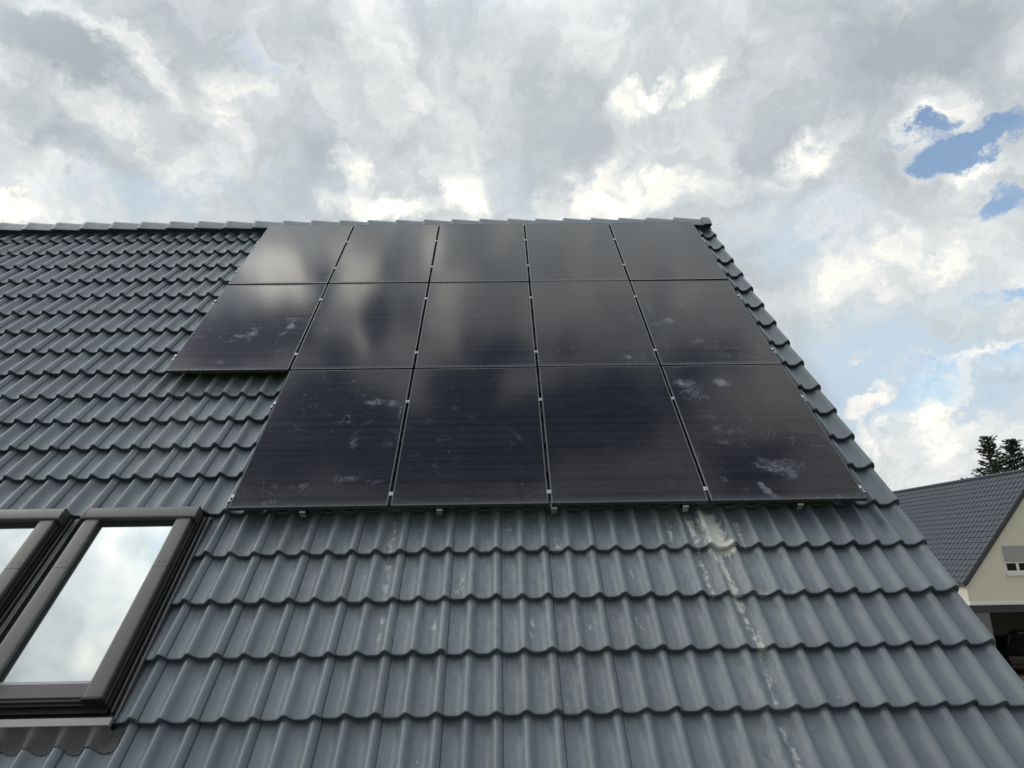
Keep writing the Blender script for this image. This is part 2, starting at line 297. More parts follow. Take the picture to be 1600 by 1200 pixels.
def cell_fn(q, b, t):
    co = q.n('ShaderNodeTexCoord').outputs['Object']; s = q.n('ShaderNodeSeparateXYZ', {0: co})
    x, y = s.outputs[0], s.outputs[1]
    def line(val, pitch, off, half):              # 1 on a thin line repeated at the pitch
        f = q.m('ABSOLUTE', q.m('SUBTRACT', q.m('FRACT', q.m('DIVIDE', q.m('SUBTRACT', val, off), pitch)), .5))
        return q.m('GREATER_THAN', f, .5 - half / pitch)
    cw, ch = 1.098 / 6, 1.686 / 18
    gapv = line(x, cw, .018, .0028); gaph = line(y, ch, .018, .0024)
    bus = line(x, cw / 12, .018 + cw / 24, .0011)
    pads = q.m('MULTIPLY', bus, line(y, ch / 3, .018 + ch / 6, .0035))
    grp = q.n('ShaderNodeTexWhiteNoise', {0: q.n('ShaderNodeCombineXYZ', {0: q.m('FLOOR', q.m('DIVIDE', q.m('SUBTRACT', x, .018), cw)), 1: q.m('FLOOR', q.m('DIVIDE', q.m('SUBTRACT', y, .018), ch))}).outputs[0]}, noise_dimensions='3D').outputs[0]
    row = q.n('ShaderNodeTexWhiteNoise', {1: q.m('FLOOR', q.m('DIVIDE', q.m('SUBTRACT', y, .018), ch / 2))}, noise_dimensions='1D').outputs[0]
    c = q.mix(q.m('ADD', q.m('MULTIPLY', grp, .4), q.m('MULTIPLY', row, .6)), (.003, .0033, .006), (.010, .009, .0105))
    c = q.mix(q.m('MULTIPLY', bus, .62), c, (.046, .047, .055)); c = q.mix(q.m('MULTIPLY', pads, .5), c, (.06, .06, .07))
    c = q.mix(q.m('MULTIPLY', gapv, .9), c, (.004, .004, .006)); c = q.mix(q.m('MULTIPLY', gaph, .7), c, (.040, .041, .048))
    # hand marks and dried splashes, placed in roof coordinates through the mesh attribute
    ru = q.n('ShaderNodeAttribute', attribute_name='ruv').outputs['Vector']
    dirt = q.n('ShaderNodeAttribute', attribute_name='dirt').outputs['Fac']
    sw = q.noise(ru, 1.7, 3, .5, 0, col=True); wv = q.v('SCALE', q.v('SUBTRACT', sw, (.5, .5, .5))); wv.node.inputs['Scale'].default_value = 1.6
    rw = q.v('ADD', ru, wv)
    smear = q.noise(q.v('MULTIPLY', rw, (1, 2.4, 1)), 3.6, 8, .72, .35); area = q.noise(ru, 1.25, 3, .55)
    k = q.m('MULTIPLY', q.mr(smear, .54, .78), q.mr(area, .40, .62))
    dab = q.m('MULTIPLY', q.mr(q.noise(ru, 6.5, 3, .6, .8), .66, .76), q.mr(area, .44, .6))
    film = q.m('ADD', q.m('MULTIPLY', q.noise(q.v('MULTIPLY', ru, (.35, 9, 1)), 2.6, 5, .6), .016), q.m('MULTIPLY', row, .009))
    k = q.m('ADD', q.m('MULTIPLY', q.m('ADD', q.m('MULTIPLY', k, .34), q.m('MULTIPLY', dab, .22)), dirt), film)
    grime = q.m('MULTIPLY', q.mr(y, .075, .008), q.m('MULTIPLY', q.noise(q.v('MULTIPLY', ru, (1, .3, 1)), 9, 6, .7), .16)); k = q.m('ADD', k, grime)
    sp = q.n('ShaderNodeAttribute', attribute_name='splash').outputs['Fac']
    spm = q.m('MULTIPLY', q.mr(q.m('ADD', sp, q.m('MULTIPLY', q.m('SUBTRACT', q.noise(rw, 13, 7, .7, .8), .5), 1.7)), .20, .86), q.mr(sp, .02, .3))
    k = q.m('ADD', k, q.m('MULTIPLY', spm, .40), clamp=True)
    c = q.mix(k, c, (.36, .39, .47))
    b.inputs['Specular Tint'].default_value = (1.0, .93, .97, 1)
    t.links.new(c, b.inputs['Base Color'])
    t.links.new(q.m('ADD', .085, q.m('MULTIPLY', k, .6)), b.inputs['Roughness'])
M_CELL = material('dark solar cells under glass', (.01, .01, .013), .12, 0, .5, cell_fn, ior=1.27)
def sky_glass(q, b, t):
    t.nodes.remove(b)
    gl = q.n('ShaderNodeBsdfGlossy', {'Color': (.84, .89, .90, 1), 'Roughness': .045}); df = q.n('ShaderNodeBsdfDiffuse', {'Color': (.10, .105, .10, 1)})
    lw = q.n('ShaderNodeLayerWeight', {0: .5}); f = q.mr(lw.outputs['Facing'], 0, 1, .52, .78, False)
    mx = q.n('ShaderNodeMixShader', {0: f, 1: df.outputs[0], 2: gl.outputs[0]})
    wob = q.n('ShaderNodeBump', {'Height': q.noise(q.n('ShaderNodeTexCoord').outputs['Object'], 2.2, 2, .4), 'Strength': .06, 'Distance': .02}); t.links.new(wob.outputs[0], gl.inputs['Normal'])
    t.links.new(mx.outputs[0], t.nodes['Material Output'].inputs[0])
M_SKYGLASS = material('coated roof window glass', fn=sky_glass)

# ------------------------------------------------------------------ ground
gm = MB(); N = 40
xs = [-1500 + 3000 * i / N for i in range(N + 1)]
gm.add([(x, y, 0) for y in xs for x in xs], [(j * (N + 1) + i, j * (N + 1) + i + 1, (j + 1) * (N + 1) + i + 1, (j + 1) * (N + 1) + i) for j in range(N) for i in range(N)])
struct('ground', gm, M_GRASS)
struct('gravel_path', MB().box(14, 46, 2, 46, -.05, .012), M_PAVE)
struct('bounce_slab', MB().box(-16, 13.9, -16, 14, -.05, .016), material('neutral grey bounce', (.19, .19, .185), .9, 0, .2, vary(3, .2, .04, .4, 40)))  # unseen slab, added so neutral bounce light keeps green off the tile noses

# ------------------------------------------------------------------ tile roofs
LAP = .031
def tile_mesh(name, edges, noses, gauge_top, wave, amp, hi=True, clip=None, stains=(), dusts=(), verge=True, lay=-.125, thick=.043, pw=2.35, trims=()):
    """double-wave concrete tiles, each its own shell: edges = right edges of the tile columns, noses = v of every course"""
    TW = wave * 2
    if hi:
        base_t = np.concatenate([[-.012, .0055], np.linspace(.0056, TW, 27)])
        drop_t = np.concatenate([[-.013, -.013], np.zeros(27)])
    else:
        base_t = np.linspace(0, TW, 13); drop_t = np.zeros(13); drop_t[0] = -.016
    V, F, tone = [], [], []
    off = 0
    crest = TW - LAP
    def prof(t): return amp * (0.5 + 0.5 * np.cos(2 * PI * (t - crest) / wave)) ** pw
    for ci, nv in enumerate(noses):
        top = noses[ci + 1] if ci + 1 < len(noses) else gauge_top
        G = top - nv
        if hi:
            dv = np.concatenate([[.016, .003, 0, 0, .002, .006, .012], np.linspace(.035, G + .045, 14)])
            dz = np.concatenate([[-thick - .004, -thick, -thick * .72, -.006, -.0022, -.0005, 0], np.zeros(14)])
        else:
            dv = np.array([.01, 0, .012, G + .03]); dz = np.array([-thick, -.004, 0, 0])
        dz = dz - np.maximum(dv, 0) / G * thick
        for ue in edges:
            u0 = ue - TW; t = base_t; dr = drop_t; last = verge and ue == edges[-1]
            if last:
                ex = np.array([.004, .009, .013, .016, .017, .017]) + .004; t = np.concatenate([t[:-1], TW - .016 + ex]); dr = np.concatenate([dr[:-1], -np.array([0, .004, .011, .025, .05, .13])])
            if clip:
                a, bb = u0, ue
                for (cu0, cu1, cv0, cv1) in clip:
                    if nv >= cv0 - .02 and nv < cv1:
                        if a >= cu0 and bb <= cu1: a = bb
                        elif a < cu1 < bb: a = cu1
                        elif a < cu0 < bb: bb = cu0
                if bb - a < .012: continue
                if (a, bb) != (u0, ue):
                    sel = np.linspace(a - u0, bb - u0, 24); dr = np.interp(sel, t, dr); t = sel
            jit = rng.normal(0, .0014); jv = rng.normal(0, .0022) if hi else 0; sk = rng.normal(0, .0016)
            pz = prof(t) + dr + jit
            uu = u0 + t
            nu, nvv = len(t), len(dv)
            VV = np.empty((nvv, nu, 3)); VV[:, :, 0] = uu[None]; VV[:, :, 1] = (nv + dv + jv)[:, None] + (t / TW * sk)[None] * 2; VV[:, :, 2] = pz[None] + dz[:, None] + lay
            for (cu0, cu1, tn, vm) in trims:
                if abs(nv - tn) < .01: q = (VV[:, :, 0] > cu0) & (VV[:, :, 0] < cu1); VV[:, :, 1] = np.where(q, np.minimum(VV[:, :, 1], vm), VV[:, :, 1])
            V.append(VV.reshape(-1, 3)); tone.append((rng.normal(1, .055) * np.where(dz + np.maximum(dv, 0) / G * thick < -.005, .26, 1.0)[:, None] * np.ones(nu)[None]).ravel())  # shade under each nose is painted in: tone drops along the lower edge
            i, j = np.meshgrid(np.arange(nu - 1), np.arange(nvv - 1)); a0 = off + j * nu + i
            F.append(np.stack([a0, a0 + 1, a0 + nu + 1, a0 + nu], -1).reshape(-1, 4)); off += nu * nvv
            if hi and not last:                     # the lap: the tile's right edge drops onto its neighbour
                e = VV[:, -1, :]; e2 = e.copy(); e2[:, 0] += .001; e2[:, 2] -= .016
                V.append(np.concatenate([e, e2])); tone.append(np.full(2 * nvv, .9))
                k = np.arange(nvv - 1); F.append(np.stack([off + k, off + nvv + k, off + nvv + k + 1, off + k + 1], -1)); off += 2 * nvv
    V = np.concatenate(V); F = np.concatenate(F); tone = np.concatenate(tone)
    me = bpy.data.meshes.new(name); me.vertices.add(len(V)); me.vertices.foreach_set('co', V.ravel())
    me.loops.add(len(F) * 4); me.loops.foreach_set('vertex_index', F.ravel().astype(np.int32)); me.polygons.add(len(F))
    me.polygons.foreach_set('loop_start', np.arange(0, len(F) * 4, 4, dtype=np.int32)); me.polygons.foreach_set('use_smooth', np.ones(len(F), dtype=bool))
    me.update(calc_edges=True); me.validate()
    def attr(nm, val): a = me.attributes.new(nm, 'FLOAT', 'POINT'); a.data.foreach_set('value', val.astype(np.float32))
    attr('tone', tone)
    for nm, segs in (('stain', stains), ('dust', dusts)):
        val = np.zeros(len(V))
        for (ua, va, ub, vb, wd, st) in segs:
            d = np.array([ub - ua, vb - va]); L2 = d @ d + 1e-9
            s = np.clip(((V[:, 0] - ua) * d[0] + (V[:, 1] - va) * d[1]) / L2, 0, 1)
            r = np.hypot(V[:, 0] - ua - s * d[0], V[:, 1] - va - s * d[1]) / wd
            val = np.maximum(val, st * np.clip(1.15 - r, 0, 1) ** .8)
        attr(nm, np.clip(val, 0, 1))
    return me

def seg(x0, y0, x1, y1, wpx, st):
    a = roofuv(x0, y0); b = roofuv(x1, y1); c = roofuv(x0 + wpx, y0); return (*a, *b, abs(c[0] - a[0]) * 1.3, min(1, st * 1.06))
stains = [seg(1106, 806, 1122, 846, 16, .95), seg(1114, 838, 1140, 852, 13, .8), seg(1112, 800, 1100, 806, 8, .8), seg(1124, 862, 1152, 928, 9, .62), seg(1150, 930, 1160, 938, 10, .6), seg(1158, 942, 1196, 1016, 8, .5), seg(1196, 1020, 1216, 1098, 7, .36), seg(1226, 1130, 1252, 1198, 9, .42),
          seg(1078, 806, 1086, 832, 8, .6), seg(1086, 828, 1094, 852, 7, .45), seg(1096, 868, 1116, 924, 7, .42), seg(1044, 806, 1050, 842, 6, .45), seg(1150, 810, 1166, 850, 6, .42),
          seg(618, 806, 608, 858, 5, .42), seg(606, 866, 600, 932, 6, .40), seg(597, 962, 590, 1000, 5, .33), seg(475, 815, 470, 832, 4, .36), seg(440, 820, 432, 838, 3, .3), seg(596, 960, 598, 968, 6, .4), seg(675, 970, 676, 975, 6, .42), seg(922, 966, 924, 976, 7, .46), seg(880, 972, 876, 974, 5, .36), seg(834, 960, 830, 985, 8, .36),
          seg(722, 888, 716, 925, 8, .36), seg(792, 812, 796, 826, 8, .36), seg(868, 838, 872, 850, 7, .34), seg(1184, 922, 1200, 924, 8, .40), seg(1226, 918, 1236, 920, 7, .36), seg(1344, 866, 1350, 876, 6, .34), seg(988, 886, 990, 894, 5, .36), seg(887, 1092, 889, 1094, 4, .5), seg(1312, 1082, 1314, 1080, 4, .5), seg(994, 962, 1004, 976, 9, .36),
          seg(307, 624, 296, 640, 4, .38), seg(288, 662, 270, 694, 4, .42), seg(258, 708, 250, 716, 4, .42), seg(652, 1180, 656, 1196, 5, .34)]
dusts = [seg(560, 830, 560, 860, 190, .55), seg(800, 850, 800, 900, 210, .6), seg(1090, 830, 1130, 880, 110, .8), seg(620, 900, 620, 960, 120, .5), seg(870, 980, 860, 1000, 190, .6), seg(1170, 980, 1210, 1180, 60, .7), seg(640, 1130, 640, 1180, 110, .35), seg(1000, 1080, 1000, 1190, 240, .25), seg(300, 620, 260, 700, 50, .6), seg(330, 600, 400, 590, 40, .5), seg(380, 380, 330, 450, 40, .45), seg(330, 370, 400, 360, 50, .4)]
WAVE = .3297 / 2
EDGES = [6.036 + LAP - .3297 * k for k in range(0, 40)][::-1]
NOSES = [-2.62, -2.22, -1.835, -1.455, -1.085, -.708, -.322, .062, .452, .80, 1.152, 1.507, 1.892, 2.268, 2.66, 3.052, 3.44, 3.815, 4.20, 4.61, 4.995]
house = thing('house', 'nearest house with a steep grey blue tiled roof carrying solar panels', 'house', Matrix.Translation((0, 3.43, 0)))
WIN_SHIFT = -.957
CLIP = [(-.93, .978, -1.60, .0)]
TRIM = [(-.93, .985, -1.835, -1.478)]
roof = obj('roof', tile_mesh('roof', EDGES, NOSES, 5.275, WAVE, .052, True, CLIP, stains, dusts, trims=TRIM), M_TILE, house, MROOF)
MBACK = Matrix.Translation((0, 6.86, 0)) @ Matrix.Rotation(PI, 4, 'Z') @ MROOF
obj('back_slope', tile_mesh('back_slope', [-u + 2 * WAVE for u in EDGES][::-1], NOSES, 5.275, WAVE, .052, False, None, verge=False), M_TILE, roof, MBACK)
# underlay below the tiles, so that nothing shows through
und = MB().box(-7.0, 6.03, -2.62, 5.22, -.215, -.185)
obj('roof_deck', und, M_DARK, roof, MROOF)
obj('roof_deck', MB().box(-6.03, 7.0, -2.62, 5.22, -.215, -.185), M_DARK, roof, MBACK)

# ridge caps: tapered half barrels, the wide end to the left lapping the narrow end of the next
CAPP = [(-.108, -.100), (-.104, -.090), (-.066, -.030), (-.040, .014), (-.024, .040), (-.010, .053), (0, .056)]
CAPP = [(y, z * .96) for y, z in CAPP]
CAPP = CAPP + [(-y, z) for y, z in CAPP[-2::-1]]
def cap_mesh(L=.43, r0=1.11, r1=.92, end=False):
    mb = MB(); n = len(CAPP) - 1; rings = []
    for (t, f) in [q for q in ((0, 0), (.004, .6), (.012, 1), (.05, 1), (.055, .94), (.2, .62), (.38, .2)) if q[0] < L - .01] + [(L, 0)]:
        r = (r1 + (r0 - r1) * f) if t > .01 else (r0 - .06 + .06 * f)
        rings.append([(t, y * r, z * r + (r - 1) * .15) for y, z in CAPP])
    mb.loft(rings, close=False, caps=False)
    inn = [[(t, y * .84, z * .84 - .012) for (t, y, z) in r] for r in (rings[0], rings[-1])]
    mb.loft([inn[0], rings[0]], close=False, caps=False, smooth=False); mb.loft(inn[::-1], close=False, caps=False)
    if end:
        rr = rings[-1]; mb.add([(L, 0, -.10)] + [(L, p[1], p[2]) for p in rr], [(0, i + 1, i + 2) for i in range(n)])
    me = mb.mesh('ridge_cap')
    a = me.attributes.new('tone', 'FLOAT', 'POINT'); a.data.foreach_set('value', [1.0] * len(me.vertices)); return me
capm = cap_mesh(); k0 = -3.374 - .3883 * 8; RY, RZ = 3.43, ORG.z + 4.129
nc = 0
while k0 + .3883 * (nc + 1) < 5.98:
    u = k0 + .3883 * nc; nc += 1
    obj('ridge_cap', capm, M_TILE, roof, Matrix.Translation((u, RY + rng.normal(0, .002), RZ + rng.normal(0, .0018))) @ Matrix.Rotation(math.radians(.4), 4, 'Y'))
ul = k0 + .3883 * nc
obj('ridge_cap', cap_mesh(6.055 - ul, 1.10, 1.0, True), M_TILE, roof, Matrix.Translation((ul, RY, RZ + .002)))
obj('ridge_cap', cap_mesh(.062, 1.07, 1.02, True), M_TILE, roof, Matrix.Translation((5.996, RY, RZ + .004)))

# walls, verge board, gutter of the nearest house
EY, EZ = (-2.62 * CP), ORG.z + (-2.62 * SP)
wy0 = EY + .45; wy1 = 6.86 - wy0; apz = ORG.z + 3.43 * math.tan(PITCH) - .36
def slope_z(y): return apz - abs(y - 3.43) * math.tan(PITCH)
wl = MB().prism([(wy0, 0), (wy1, 0), (wy1, slope_z(wy1)), (3.43, apz), (wy0, slope_z(wy0))], 'x', -6.7, 5.84)
obj('wall', wl, M_HOUSE, house, Matrix.Identity(4))
obj('verge_board', MB().box(5.99, 6.02, -2.6, 5.30, -.40, -.216), M_ANTH, house, MROOF)
gp = [(-.075 + .075 * math.cos(a), .075 * math.sin(a)) for a in [PI + PI * i / 10 for i in range(11)]]
gp += [(-.075 + .069 * math.cos(a), .069 * math.sin(a)) for a in [2 * PI - PI * i / 10 for i in range(11)]]
obj('gutter', MB().prism(gp, 'x', -7.1, 6.06, True), M_ZINC, house, Matrix.Translation((0, EY - .01, EZ - .16)))

# ------------------------------------------------------------------ roof windows
def arc(c, w, h, n=9, z0=0.):          # rounded strip profile, centred
    return [(c + w / 2 * math.cos(PI - PI * i / n) * (1 if 0 < i < n else 1), z0 + h * min(1, math.sin(PI * i / n) * 2.2) ** .45 * (.86 + .14 * math.sin(PI * i / n))) for i in range(n + 1)]
def roof_window(du):
    M = MROOF @ Matrix.Translation((du, 0, 0))
    w = bpy.data.objects.new('roof_window', None); w.empty_display_size = .1; link(w, house, M @ Matrix.Translation((.53, -1.36, -.13)))
    w['label'] = 'roof window with dark grey cladding and sky reflecting glass'
    # tray and side gutters
    fl = MB().box(.045, 1.0, -1.44, .12, -.172, -.150)
    fl.box(.986, 1.0, -1.44, .02, -.15, -.112); fl.box(.045, .06, -1.44, .02, -.15, -.112)
    fl.box(.958, .966, -1.40, .02, -.15, -.105)
    obj('flashing', fl, M_FLASH, w, M)
    # frame box: dark stepped sides
    fr = MB()
    for s in (-1, 1):
        c = .53
        def X(a): return c + s * a
        for (a, b, z0, z1, v0) in ((.285, .385, -.15, -.062, -1.36), (.385, .400, -.15, -.072, -1.37), (.400, .412, -.15, -.098, -1.38), (.412, .424, -.15, -.124, -1.385)):
            fr.box(min(X(a), X(b)), max(X(a), X(b)), v0, .040, z0, z1)
    fr.box(.245, .815, -.075, .040, -.15, -.066); fr.box(.245, .815, -1.355, -1.24, -.15, -.078)
    fr.box(.13, .93, -1.40, -1.355, -.15, -.118); fr.box(.14, .92, -1.372, -1.355, -.118, -.090)
    obj('frame', fr, M_DARK, w, M)
    sa = MB(); z = -.068
    sa.box(.258, .802, -1.335, -1.252, -.078, z - .004, .003)
    obj('bottom_rail', sa, M_COVER, w, M)
    for s in (-1, 1):                              # rounded side covers in two lengths, seam and screws between
        c = .53 + s * .3225; mb = MB()
        for (va, vb) in ((-1.352, -.473), (-.470, -.048)):
            pr = arc(c, .108, .026, 18, -.064); mb.loft([[(p[0], v, p[1]) for p in pr + [(c + .056, -.07), (c - .056, -.07)]] for v in (va, vb)])
        cv = obj('side_cover', mb, M_COVER, w, M)
        for o in (-.014, .022): obj('screw', MB().tube([(c + o, -.43, -.041), (c + o, -.43, -.0365)], .0038, 8), M_DARK, cv, M)
        ec = MB(); pr = arc(c, .114, .033, 14, -.066)
        ec.loft([[(p[0], v, p[1]) for p in pr + [(c + .059, -.10), (c - .059, -.10)]] for v in (-1.366, -1.3525)], smooth=False)
        obj('end_cap', ec, M_DARK, w, M)
        gs = MB(); x0, x1 = sorted((.53 + s * .266, .53 + s * .258)); gs.box(x0, x1, -1.25, -.077, -.078, -.066)
        obj('gasket', gs, M_DARK, w, M)
    hd = MB(); pr = arc(.0, .106, .040, 14, -.064)
    hd.loft([[(u, p[0], p[1]) for p in pr + [(.053, -.075), (-.053, -.075)]] for u in (.135, .925)])
    h = obj('hood', hd, M_COVER, w, M)
    for (a, b) in ((.915, .934), (.126, .145)):
        he = MB(); pr2 = arc(.0, .113, .044, 14, -.066); he.loft([[(u, p[0], p[1]) for p in pr2 + [(.0565, -.10), (-.0565, -.10)]] for u in (a, b)], smooth=False)
        obj('hood_cap', he, M_COVER, h, M)
    obj('hood_gap', MB().box(.14, .93, .058, .12, -.15, -.120), M_DARK, h, M)
    gl = MB().box(.2725, .7875, -1.2525, -.076, -.086, -.079)
    obj('glass_pane', gl, M_SKYGLASS, w, M)
    obj('glazing_strip', MB().box(.272, .788, -1.2516, -1.236, -.079, -.0765), material('pale sealing strip', (.42, .38, .44), .4, 0, .5, vary(20, .08, .05)), w, M)
    st = MB().box(.05, .99, -1.485, -1.438, -.120, -.088, .004)
    obj('apron_strip', st, M_STRIP, w, M)
    # pleated apron dressed over the waves of the course below
    ap = MB(); nu, nv2 = 150, 8; vs = []
    for j in range(nv2 + 1):
        for i in range(nu + 1):
            uu = .02 + (1.055) * i / nu; ug = uu + du; ph = 2 * PI * (ug - 6.036) / WAVE
            v = -1.484 - (.112 - .010 * math.cos(ph) + .004 * math.sin(ug * 23)) * j / nv2
            f = min(1, (j / nv2) ** .7 * 1.15); lay = -.125 - .043 * (v + 1.835) / .38 + .052 * (.5 + .5 * math.cos(ph)) ** 2.35 + .007
            if uu > .99: f = 1
            vs.append((uu, v, (1 - f) * -.090 + f * lay + .0016 * math.sin(uu * 620) * (.3 + .7 * f)))
    ap.add(vs, [(j * (nu + 1) + i, (j + 1) * (nu + 1) + i, (j + 1) * (nu + 1) + i + 1, j * (nu + 1) + i + 1) for j in range(nv2) for i in range(nu)], True)
    obj('apron', ap, M_LEAD, w, M)
roof_window(0.0); roof_window(WIN_SHIFT)
# valley plate between the two windows
obj('valley_plate', MB().box(-.03, .09, -1.44, .03, -.149, -.146), M_FLASH, house, MROOF)

# ------------------------------------------------------------------ solar panels
PW_, PL_, GP = 1.134, 1.722, .022
def ring_frame():
    mb = MB(); t = .0105
    o = [(0, 0), (PW_, 0), (PW_, PL_), (0, PL_)]; i_ = [(t, t), (PW_ - t, t), (PW_ - t, PL_ - t), (t, PL_ - t)]
    b = .0012
    ob = [(b, b), (PW_ - b, b), (PW_ - b, PL_ - b), (b, PL_ - b)]
    lev = [(o, -.030), (o, -b), (ob, 0), (i_, 0), (i_, -.0022)]
    vs = [(p[0], p[1], z) for L, z in lev for p in L]; fs = []
    for k in range(len(lev) - 1):
        for a in range(4): c = (a + 1) % 4; fs.append((k * 4 + a, k * 4 + c, k * 4 + 4 + c, k * 4 + 4 + a))
    mb.add(vs, fs)
    mb.add([(p[0], p[1], -.030) for p in o] + [(p[0] + (.022 if p[0] == 0 else -.022), p[1] + (.022 if p[1] == 0 else -.022), -.030) for p in o], [(a, 4 + a, 4 + (a + 1) % 4, (a + 1) % 4) for a in range(4)])
    return mb.mesh('frame')
FRM = ring_frame()
splashes = [(585, 628, 14, 5, .75), (610, 630, 18, 6, .5), (625, 645, 3, 14, .6), (552, 690, 8, 12, .5), (545, 748, 16, 6, .55), (585, 752, 16, 4, .5), (525, 748, 5, 10, .5), (420, 785, 18, 5, .45), (470, 760, 26, 9, .35), (605, 690, 10, 16, .3),
            (375, 525, 14, 5, .5), (395, 520, 10, 12, .45), (310, 525, 20, 4, .35), (455, 510, 8, 4, .5), (345, 565, 10, 4, .35), (510, 515, 8, 5, .4), (680, 730, 6, 8, .35),
            (1062, 598, 8, 6, .7), (1072, 600, 16, 7, .6), (1085, 612, 24, 18, .45), (1127, 597, 12, 6, .95), (1108, 650, 22, 8, .3), (1130, 690, 20, 8, .35), (1120, 668, 9, 7, .5), (1140, 674, 8, 6, .45), (1215, 728, 40, 14, .5), (1195, 722, 16, 8, .5), (1235, 742, 18, 8, .45), (1190, 758, 6, 5, .85), (1200, 767, 8, 6, .8), (1132, 748, 7, 5, .55), (1210, 775, 8, 4, .6), (1310, 776, 20, 4, .5), (1278, 778, 10, 4, .5), (1250, 645, 4, 14, .35), (1088, 710, 8, 12, .4),
            (1045, 500, 9, 4, .7), (1015, 480, 9, 14, .42), (1065, 475, 4, 8, .5), (1030, 505, 16, 6, .35), (1115, 500, 14, 16, .3), (983, 558, 8, 4, .6), (1160, 560, 8, 4, .4), (1040, 534, 6, 4, .4), (990, 500, 8, 14, .3), (540, 585, 60, 4, .15), (905, 600, 30, 18, .12)]
spl = []
for (x, y, rx, ry, st) in splashes:
    c = roofuv(x, y, 0); a = roofuv(x + rx, y, 0); b = roofuv(x, y - ry, 0); spl.append((c[0], c[1], abs(a[0] - c[0]), abs(b[1] - c[1]), st))
def glass_mesh(U, V, dirt):
    n, m_ = 46, 70; t = .0103
    X = np.linspace(t, PW_ - t, n + 1); Y = np.linspace(t, PL_ - t, m_ + 1)
    gx, gy = np.meshgrid(X, Y); vs = np.stack([gx.ravel(), gy.ravel(), np.full(gx.size, -.0016)], -1)
    fs = [(j * (n + 1) + i, j * (n + 1) + i + 1, (j + 1) * (n + 1) + i + 1, (j + 1) * (n + 1) + i) for j in range(m_) for i in range(n)]
    nb = len(vs); bot = [(t, t, -.0066), (PW_ - t, t, -.0066), (PW_ - t, PL_ - t, -.0066), (t, PL_ - t, -.0066)]
    me = bpy.data.meshes.new('glass'); me.from_pydata([tuple(p) for p in vs] + bot, [], fs + [(nb, nb + 3, nb + 2, nb + 1)])
    al = np.concatenate([vs, np.array(bot)]); ru = al + np.array([U, V, 0])
    a = me.attributes.new('ruv', 'FLOAT_VECTOR', 'POINT'); a.data.foreach_set('vector', ru.astype(np.float32).ravel())
    a = me.attributes.new('dirt', 'FLOAT', 'POINT'); a.data.foreach_set('value', np.full(len(al), dirt, dtype=np.float32))
    val = np.zeros(len(al))
    for (cu, cv, ru_, rv_, st) in spl:
        r = np.hypot((ru[:, 0] - cu) / (ru_ * 1.35), (ru[:, 1] - cv) / (rv_ * 1.35)); val = np.maximum(val, st * np.clip(1.1 - r, 0, 1) ** .7)
    a = me.attributes.new('splash', 'FLOAT', 'POINT'); a.data.foreach_set('value', val.astype(np.float32))
    return me
PLAB = {(0, 1): ('lower left solar panel with a pale swipe near its upper right corner', .9), (0, 2): ('bottom row solar panel right of the one with the pale swipe', .6), (0, 3): ('cleanest bottom row solar panel, left of the smeared corner panel', .35), (0, 4): ('heavily smeared solar panel in the bottom right corner of the array', 1.0),
        (1, 0): ('middle row solar panel overhanging left beyond the bottom row, bare tiles below', .9), (1, 1): ('second middle row solar panel with a cream cloud reflection along its top edge', .5), (1, 2): ('central solar panel, third from the left in the middle row', .4), (1, 3): ('middle row solar panel left of the smudged right end panel', .45), (1, 4): ('middle row solar panel at the right verge with white hand smudges', 1.0),
        (2, 0): ('top left solar panel under the ridge mirroring a bright cloud', .35), (2, 1): ('second solar panel from the left directly under the ridge', .3), (2, 2): ('middle solar panel of the row under the ridge', .25), (2, 3): ('fourth solar panel from the left directly under the ridge', .25), (2, 4): ('top right solar panel at the corner of ridge and verge', .3)}
for (r, c), (lab, dirt) in PLAB.items():
    U, V = c * (PW_ + GP), r * (PL_ + GP)
    M = MROOF @ Matrix.Translation((U, V, rng.normal(0, .0006))) @ Matrix.Rotation(math.radians(rng.normal(0, .10)), 4, 'X') @ Matrix.Rotation(math.radians(rng.normal(0, .09)), 4, 'Y')
    p = thing('solar_panel', lab, 'solar panel', M, 'solar panels on the tiled roof')
    obj('frame', FRM, M_BLACKAL, p); obj('glass', glass_mesh(U, V, dirt), M_CELL, p)

# rails with clamps and roof hooks
def mid_clamp():
    mb = MB(); mb.box(-.0145, .0145, -.018, .018, .0006, .0036, .0010); mb.box(-.008, .008, -.02, .02, -.034, .0006)
    mb.tube([(0, 0, .0036), (0, 0, .0085)], .0060, 6); return mb.mesh('mid_clamp')
def end_clamp():
    mb = MB(); mb.box(-.009, .006, -.017, .017, .0006, .0036, .001); mb.box(.006, .012, -.017, .017, -.034, .0036); mb.box(.012, .030, -.017, .017, -.034, -.028)
    mb.tube([(.021, 0, -.028), (.021, 0, -.012)], .0065, 6); mb.tube([(.018, 0, -.037), (.036, 0, -.037)], .006, 8); return mb.mesh('end_clamp')
def hook():
    mb = MB(); w = .021
    path = [(.10, -.118), (-.012, -.100), (-.030, -.098), (-.036, -.092), (-.036, -.050), (-.030, -.045), (.10, -.045)]
    path2 = [(.10, -.124), (-.014, -.106), (-.033, -.104), (-.043, -.095), (-.043, -.046), (-.034, -.039), (.10, -.039)]
    mb.loft([[(-w, p[0], p[1]) for p in path + path2[::-1]], [(w, p[0], p[1]) for p in path + path2[::-1]]], smooth=False)
    me = MB(); n = len(path)
    for i in range(n - 1):
        q = [path[i], path[i + 1], path2[i + 1], path2[i]]; me.loft([[(-w, a, b) for a, b in q], [(w, a, b) for a, b in q]], smooth=False)
    return me.mesh('roof_hook')
MC, EC, HK = mid_clamp(), end_clamp(), hook()
